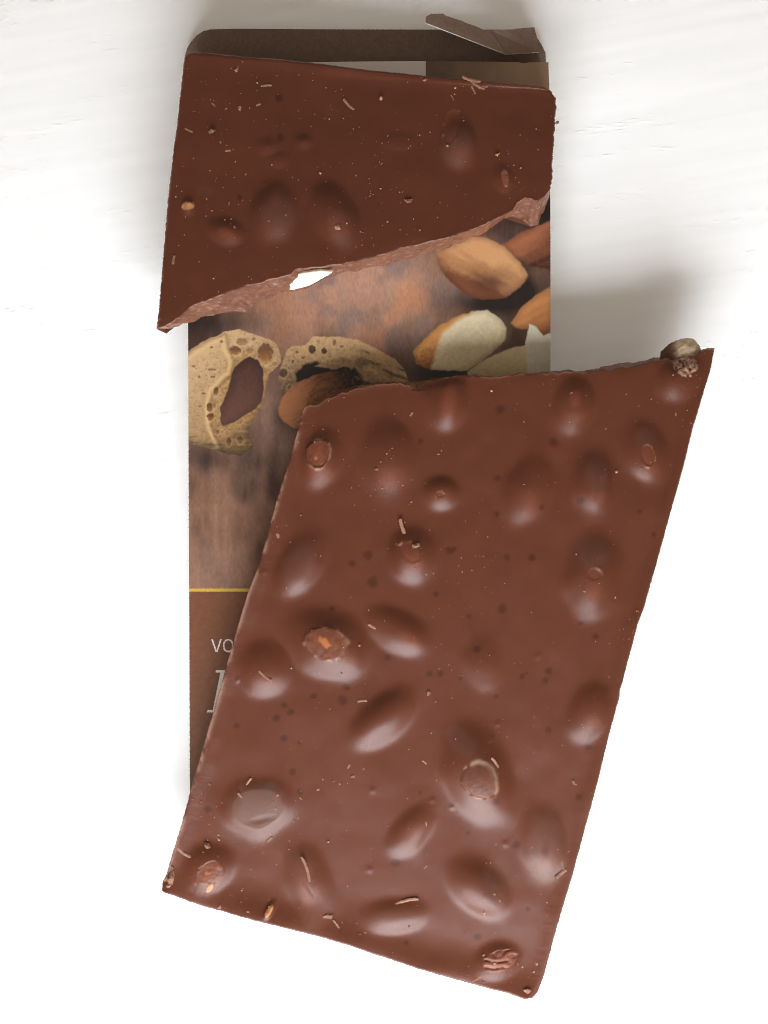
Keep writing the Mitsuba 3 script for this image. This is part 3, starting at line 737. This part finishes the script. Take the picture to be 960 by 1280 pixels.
# white cut almond in the broken face of the upper piece
pts = [(349, 357), (354, 350), (364, 344.5), (374, 340), (387, 338), (400, 336), (417, 338), (412, 342), (404, 346), (396, 351), (386, 356), (367, 361), (353, 361)]
cen = np.mean(pts, 0)
rings = []
for k, (sc_, dz) in enumerate(((1.0, -0.0006), (0.97, 0.0), (0.85, 0.0003), (0.5, 0.0005))):
    q = resample(pts + pts[:1], 60)[:-1]
    q = cen + (q - cen) * sc_
    zz = Z_TOP - 0.0016 - (q[:, 1] - 336) / 25 * 0.0052
    ring3 = np.array([P(a, b, c) for (a, b), c in zip(q, zz)])
    ring3 += np.array([0, -0.64, 0.77]) * (dz + 0.0005)
    ring3 += ((meshkit.fbm(ring3 * 900, 3, 4 + k) - 0.5) * 0.0004)[:, None] * np.array([0, -0.64, 0.77])
    rings.append(ring3)
V = np.vstack(rings + [rings[-1].mean(0, keepdims=True)])
F = []
for k in range(3):
    for i in range(59 + 1 - 1):
        j = (i + 1) % 59
        F += [[k * 59 + i, k * 59 + j, (k + 1) * 59 + i], [k * 59 + j, (k + 1) * 59 + j, (k + 1) * 59 + i]]
F += [[3 * 59 + i, 3 * 59 + (i + 1) % 59, 4 * 59] for i in range(59)]
if len(rings[0]) != 59:
    n = len(rings[0]); F = []
    for k in range(3):
        for i in range(n):
            j = (i + 1) % n
            F += [[k * n + i, k * n + j, (k + 1) * n + i], [k * n + j, (k + 1) * n + j, (k + 1) * n + i]]
    F += [[3 * n + i, 3 * n + (i + 1) % n, 4 * n] for i in range(n)]
scene['almond_flesh'] = princ(rgb([0.72, 0.64, 0.50]), 0.5)
scene['broken_chocolate_piece__cut_almond'] = mikit.ply(trimesh.Trimesh(V, F, process=False), 'almond_flesh', smooth=True)
labels['broken_chocolate_piece__cut_almond'] = {'label': 'white cut face of an almond in the broken edge'}

# ------------------------------------------------------------------ shavings and crumbs lying on the chocolate
rng = np.random.default_rng(77)
scene['shaving'] = {'type': 'twosided', 'bsdf': {'type': 'principled', 'base_color': VC, 'roughness': 0.65, 'specular': 0.25}}


def seat(m, u, v, on, lift=0.0):
    """lays the mesh, made about the origin, on the chocolate at (u, v)"""
    z = Z_TOP
    for _ in range(3):
        o = P(u, v, z)
        z = float(HEIGHT[on](o[0], o[1]))
    o = P(u, v, z)
    m.apply_translation([o[0], o[1], z - m.vertices[:, 2].min() - 0.00006 + lift])
    return m


def tone(m, k=1.0, base=(0.20, 0.100, 0.062)):
    f = meshkit.fbm(m.vertices * 1800, 3, 5)
    return np.clip(np.array(base) * k * (0.62 + 0.76 * f)[:, None], 0, 1)


def chip(l, w, seed, ang=0.0):
    k = S * 0.938
    r = np.random.default_rng(seed)
    p = r.normal(size=(9, 3)); p /= np.linalg.norm(p, axis=1, keepdims=True)
    p = p * r.uniform(0.75, 1.1, (9, 1)) * [l * k / 2, w * k / 2, min(l, w) * k * 0.30]
    m = trimesh.Trimesh(p).convex_hull.subdivide().subdivide()
    v = m.vertices + (np.stack([meshkit.fbm(m.vertices * 2500 + 9 * q + seed, 2, seed + q) for q in range(3)], 1) - 0.5) * 0.22 * min(l, w) * k
    m = trimesh.Trimesh(v, m.faces, process=False)
    return rot(m, ang, r.uniform(-10, 10))


def sliver(l, w, seed, ang=0.0, bend=0.12):
    k = S * 0.938
    n = 15
    r = np.random.default_rng(seed)
    t = np.linspace(-1, 1, n)
    cx, cy = t * l * k / 2, bend * l * k * (t ** 2 - 0.4) * r.choice([-1, 1]) + w * k * 0.10 * (r.random(n) - 0.5)
    cz = 0.03 * l * k * (t ** 2) * r.uniform(0.0, 1.0)
    ww = w * k / 2 * (0.85 + 0.3 * r.random(n)) * np.where(np.abs(t) > 0.95, 0.8, 1)
    hh = w * k * 0.26 * (0.8 + 0.4 * r.random(n))
    V, F = [], []
    for i in range(n):
        for a in (0, 1, 2, 3, 4, 5):
            th = (0.5, 1.57, 2.64, 3.64, 4.71, 5.78)[a]
            V.append((cx[i], cy[i] + ww[i] * math.cos(th), cz[i] + hh[i] * math.sin(th)))
    for i in range(n - 1):
        for a in range(6):
            b = (a + 1) % 6
            F += [[i * 6 + a, (i + 1) * 6 + a, i * 6 + b], [i * 6 + b, (i + 1) * 6 + a, (i + 1) * 6 + b]]
    V += [(cx[0], cy[0], cz[0]), (cx[-1], cy[-1], cz[-1])]
    for a in range(6):
        F += [[6 * n, a, (a + 1) % 6], [6 * n + 1, (n - 1) * 6 + (a + 1) % 6, (n - 1) * 6 + a]]
    m = trimesh.Trimesh(np.array(V), F[:], process=False)
    m.fix_normals()
    return rot(m, ang)


SL, UP = 'chocolate_slab', 'broken_chocolate_piece'
BITS = [  # kind, u, v, length, width, angle, on, label
    ('s', 435.6, 131, 19, 4.5, -45, UP, 'longest pale sliver on the smaller piece, slanting near its upper middle'),
    ('s', 333, 107, 14, 3.6, 5, UP, 'flat sliver lying level near the top left of the smaller piece'),
    ('c', 265, 166, 12, 10, 40, UP, 'square brown chip near the left edge of the smaller piece'),
    ('c', 294.7, 87.5, 12, 7, 70, UP, 'upright chip just under the top edge of the smaller piece, left part'),
    ('s', 236, 163, 11, 3, -25, UP, 'thin sliver left of the square chip by the left edge of the smaller piece'),
    ('c', 510, 251, 14, 8, -10, UP, 'dark brown chip alone in the lower middle of the smaller piece'),
    ('c', 422, 285, 12, 9, -50, UP, 'pale chip on the rightmost of the three low almonds of the smaller piece'),
    ('s', 217, 325, 11, 4.5, 80, UP, 'narrow upright chip near the lower left edge of the smaller piece'),
    ('c', 622, 194, 9, 7, 40, UP, 'yellowish nut chip above the red scratch on the smaller piece'),
    ('s', 589, 100, 24, 5, -15, UP, 'frayed shaving lying across the top edge of the smaller piece'),
    ('s', 597, 107, 20, 4, -30, UP, 'forked shaving below the frayed one at the top edge of the smaller piece'),
    ('s', 604, 109, 12, 3.4, 12, UP, 'short shaving at the right end of the forked one at the top edge'),
    ('s', 580, 99.5, 15, 3.4, 18, UP, 'short curl at the left end of the frayed shaving, top edge of the smaller piece'),
    ('s', 592, 113, 11, 3, -62, UP, 'stubby steep curl hanging below the forked shaving, top edge of the smaller piece'),
    ('c', 531, 100, 8, 4.5, 0, UP, 'low flake at the top edge of the smaller piece, left of the frayed shaving'),
    ('c', 300, 135, 8, 5, 80, UP, '!small upright crumb right of the square chip, near the upper left of the smaller piece'), ('c', 283, 136, 4, 3, 0, UP, '!crumb left of the small upright crumb, upper left of the smaller piece'), ('s', 267, 131, 6, 2.4, -40, UP, '!thin short crumb between the square chip and the top left chip of the smaller piece'), ('s', 285, 188.5, 7, 3, 5, UP, '!short level splinter below right of the square chip'), ('c', 275.6, 178, 5, 3, 90, UP, '!small upright crumb just right of the square chip, below its level'),
    ('c', 287, 255, 10, 5, 65, UP, '!largest crumb of the speckled patch between the two left almonds of the smaller piece'), ('c', 293.4, 285, 6, 4.5, -50, UP, '!pale crumb at the lower end of the speckled patch on the smaller piece'), ('c', 289, 274, 5, 3, 30, UP, '!small crumb in the middle of the speckled patch on the smaller piece'), ('c', 307, 218, 4, 3, 40, UP, '!single bright crumb above the left hand almond bump of the smaller piece'), ('c', 346.6, 95, 6, 3.5, 30, UP, '!crumb just above the level sliver at the top left of the smaller piece'), ('s', 323, 131, 6, 3, 20, UP, '!faint splinter below the level sliver of the smaller piece'),
    ('s', 565.6, 122, 8, 2, -60, UP, '!thin upright splinter above the right hand almond of the smaller piece'), ('c', 579, 151, 4, 3, 0, UP, '!crumb on the upper right of the right hand almond of the smaller piece'), ('c', 559, 183, 5, 4, 30, UP, '!crumb at the lower left of the right hand almond of the smaller piece'), ('c', 336, 276, 5, 3.5, 0, UP, '!crumb on the almond left of the chip bearing one, smaller piece'), ('c', 357, 269, 4, 3, 50, UP, '!bright crumb right of the crumb on the middle almond, smaller piece'), ('c', 696, 154, 8, 4.5, 10, UP, '!pale flake stuck on the right edge of the smaller piece'),
    ('s', 504.7, 663, 30, 6, -68, SL, 'long curled shaving on top of an almond in the upper left of the slab'),
    ('c', 519, 683, 13, 9, 20, SL, 'crumpled flake at the lower end of the long curled shaving'),
    ('c', 347.5, 669, 10, 5.5, -70, SL, 'pale chip close to the left edge of the slab, above its middle'),
    ('c', 470, 586, 7, 6, 0, SL, 'pale round crumb on the second almond from the left in the top row'),
    ('s', 465, 783, 11, 4.4, -30, SL, 'short brown sliver right of the largest bare almond spot'),
    ('s', 453, 876, 12, 4, 4, SL, 'short level sliver above the long slanting almond in the middle of the slab'),
    ('c', 535, 867, 8, 7, 30, SL, 'round brown bead in the centre of the slab'),
    ('s', 311, 977, 11, 3.6, 55, SL, 'slanting sliver above the grey flat almond at the lower left'),
    ('s', 300, 994, 8, 4, -50, SL, 'small sliver on the upper left rim of the grey flat almond'),
    ('s', 508, 1126, 30, 5, 14, SL, 'straight brown shaving lying nearly level in the lower middle of the slab'),
    ('s', 383, 1086, 33, 4.5, -72, SL, 'longest thin shaving, steep, on the lower left almond of the slab'),
    ('s', 230, 1066, 21, 5, -35, SL, 'brown shaving slanting down from the left edge near the lower left corner'),
    ('c', 259.7, 1056.6, 13, 10, -20, SL, 'largest pale chip near the lower left corner of the slab'),
    ('c', 273, 1049, 8, 5, -20, SL, 'smaller chip just right of the largest pale chip'),
    ('c', 409.7, 1146, 13, 9, 15, SL, 'three cornered flake near the bottom edge, left of the middle'),
    ('s', 421, 1156, 15, 3, -55, SL, 'thin tail shaving below the three cornered flake at the bottom edge'),
    ('s', 701, 1092, 17, 6, 40, SL, 'twisted orange brown flake near the right edge, lower part'),
    ('s', 703.5, 1083, 13, 3.4, -75, SL, 'thin dark stalk above the twisted flake near the right edge'),
    ('c', 606, 1142, 9, 7, -20, SL, 'three cornered chip on the low right almond, in its highlight'),
    ('c', 852, 463, 9, 6, 40, SL, 'pale flake on the crumbly spot under the bare almond end'),
    ('c', 866, 457, 8, 6, -30, SL, 'broken chip right of the crumbly spot under the bare almond end'),
    ('c', 660, 1238, 13, 8, 15, SL, 'pale lump at the lowest right corner of the slab'),
    ('s', 619, 953, 15, 4.4, -55, SL, 'pale sliver at the upper right of the capped bare almond spot'),
    ('c', 716.6, 978, 10, 5.5, 80, SL, 'pale upright flake near the right edge, below the middle'),
    ('s', 331, 845, 20, 4, -38, SL, 'pale curved shaving on the almond by the left edge, at middle height'),
    ('c', 275, 1134, 8, 5.5, 50, SL, 'chip at the bottom edge near the lower left corner'),
    ('s', 337, 1049, 8, 4.5, 45, SL, 'small sliver just under the grey flat almond'),
    ('c', 714, 491.5, 6, 5, 30, SL, 'bright crumb on the top almond right of the middle'),
    ('c', 416, 975, 6.5, 5, 0, SL, '!leftmost dark crumb of the row in the lower left middle of the slab'), ('c', 440.6, 970.6, 7.5, 5.5, 10, SL, '!largest crumb of the row in the lower left middle of the slab'), ('s', 436, 958, 6, 3, 60, SL, '!short upright splinter at the top of the row of crumbs in the lower left middle'), ('c', 455, 961, 6, 4, 40, SL, '!rightmost crumb of the row in the lower left middle of the slab'), ('c', 262, 980, 7, 4, 100, SL, '!upright crumb left of the grey flat almond, near the left edge of the slab'), ('c', 376, 998, 5, 3.4, -50, SL, '!crumb right of the grey flat almond'),
    ('c', 341.6, 1003, 5, 4, 0, SL, '!crumb in the middle of the grey flat almond'), ('c', 345, 1011, 6, 3.5, -20, SL, '!flattest crumb on the grey flat almond, lower of its cluster'), ('s', 530.6, 953, 7, 2.6, -40, SL, '!thin splinter right of the row of crumbs, left of the capped almond'), ('s', 514, 518, 6, 3.4, 55, SL, '!thin slanting crumb left of the red almond at the broken top edge of the slab'), ('c', 366.6, 1026, 5, 4, 0, SL, '!crumb at the lower right rim of the grey flat almond'), ('c', 310, 1140, 6, 3, -10, SL, '!crumb at the bottom edge of the slab, right of the bottom edge chip'),
    ('c', 424, 980, 4, 4, 0, SL, '!lowest crumb of the row in the lower left middle of the slab'), ('c', 398, 987, 5, 4, 40, SL, '!crumb at the lower left end of the row of crumbs'), ('c', 347, 994, 4.5, 5, 0, SL, '!upper crumb on the grey flat almond'), ('c', 334, 1015, 4, 3, 0, SL, '!crumb at the left on the grey flat almond'), ('c', 533, 1030, 3, 6, 0, SL, '!upright crumb in the lower middle of the slab on a slanting almond'), ('s', 532, 1084, 6, 2, 40, SL, '!thin splinter above the nearly level brown shaving'), ('c', 457, 1165, 5, 4, 60, SL, '!crumb at the bottom edge below the nearly level brown shaving'),
    ('c', 604, 1228, 5, 4, 0, SL, '!crumb left of the pale lump at the lowest right corner'), ('c', 671, 1205, 5, 4, 0, SL, '!upper crumb by the right edge above the lowest right corner'), ('c', 667, 1215, 5, 4, 50, SL, '!lower crumb by the right edge above the lowest right corner'), ('c', 653, 1208, 4, 4, 0, SL, '!crumb between the scratched red almond and the right edge'), ('s', 599, 1222, 20, 1.6, 35, SL, '!pale scratch-like splinter below the scratched red almond'), ('c', 605, 1194, 5, 4, 0, SL, '!crumb at the upper left of the scratched red almond'), ('c', 213, 1098, 11, 9, 30, SL, '!largest crumb at the worn lower left corner of the slab'), ('c', 216, 1083, 8, 7, 10, SL, '!upper crumb at the worn lower left corner of the slab'), ('c', 210, 1107, 7, 6, 0, SL, '!lowest crumb at the worn lower left corner of the slab'),
    ('c', 618, 1118, 4, 3, 0, SL, '!crumb on the scar of the low right almond'), ('c', 625, 1126, 3, 6, 20, SL, '!upright crumb right of the scar on the low right almond'), ('c', 490, 560, 4, 3, 0, SL, '!upper of two crumbs on the second almond of the top row'), ('c', 489, 573, 4, 3, 20, SL, '!lower of two crumbs on the second almond of the top row'), ('c', 515, 600, 3.5, 3, 0, SL, '!crumb right of the second almond of the top row, near its foot'), ('c', 801, 585, 6, 4, 60, SL, '!crumb at the lower left of the ringed almond by the right edge'), ('c', 845, 518, 3, 6, 10, SL, '!upright crumb by the right edge near the top corner of the slab'), ('c', 731, 739, 6, 3, 20, SL, '!crumb below the ring on the big almond right of the middle'),
]
grp = {UP: ('tiny pale chocolate crumb lying on the smaller upper piece of chocolate', 'crumbs on the upper piece'), SL: ('tiny pale chocolate crumb lying on the large slab of chocolate', 'crumbs on the slab')}
for i, (kind, u, v, l, w, ang, on, text) in enumerate(BITS):
    small = text[0] == '!'
    text = text.lstrip('!')
    m = sliver(l, w * 0.8, 100 + i, ang, 0.06 if l > 18 else 0.03) if kind == 's' else chip(l, w, 300 + i, ang)
    seat(m, u, v, on)
    base = (0.20, 0.100, 0.062)
    if text and 'yellowish' in text: base = (0.30, 0.15, 0.06)
    if text and ('bead' in text or 'dark' in text): base = (0.15, 0.065, 0.040)
    key = num('chocolate_crumb' if small else ('chocolate_shaving' if kind == 's' else 'chocolate_chip'))
    scene[key] = mikit.ply(m, 'shaving', smooth=False, color=tone(m, rng.uniform(0.75, 1.15), base))
    if not small: labels[key] = {'label': text, 'category': 'chocolate shaving' if kind == 's' else 'chocolate chip', 'group': 'shavings and chips on the chocolate'}
    else: labels[key] = {'label': text, 'category': 'crumb', 'group': grp[on][1]}

# the dust too fine to count
spec = []
ico = trimesh.creation.icosphere(subdivisions=0)
for on, D, n in ((SL, LOWER, 520), (UP, UPPER, 320)):
    poly = Polygon(D['T'] + D['R'][1:] + D['B'][::-1][1:] + D['L'][::-1][1:]).buffer(-3)
    u0, v0, u1, v1 = poly.bounds
    from shapely.geometry import Point
    k = 0
    clusters = [(rng.uniform(u0, u1), rng.uniform(v0, v1), rng.uniform(12, 50)) for _ in range(26)] + ([(265, 140, 35), (290, 260, 25), (240, 120, 25), (490, 260, 30)] if on == UP else [(650, 1215, 30), (330, 1000, 40), (230, 1090, 25), (405, 555, 25), (850, 470, 20), (215, 1040, 25)])
    while k < n:
        if rng.random() < 0.55:
            c = clusters[rng.integers(len(clusters))]; u, v = rng.normal(c[0], c[2]), rng.normal(c[1], c[2])
        else:
            u, v = rng.uniform(u0, u1), rng.uniform(v0, v1)
        if not poly.contains(Point(u, v)): continue
        r = 0.00006 * math.exp(rng.normal(0.25, 0.45))
        m = trimesh.Trimesh(ico.vertices * r * rng.uniform(0.6, 1.5, 3) * (1 + 0.3 * rng.uniform(-1, 1, (len(ico.vertices), 1))), ico.faces, process=False)
        rot(m, rng.uniform(0, 360))
        seat(m, u, v, on, 0.00004)
        spec.append(m); k += 1
m = trimesh.util.concatenate(spec)
scene['chocolate_dust'] = mikit.ply(m, 'shaving', smooth=False, color=tone(m, 1.7))
labels['chocolate_dust'] = {'label': 'fine pale chocolate dust sprinkled over both pieces of chocolate', 'category': 'crumbs', 'kind': 'stuff'}
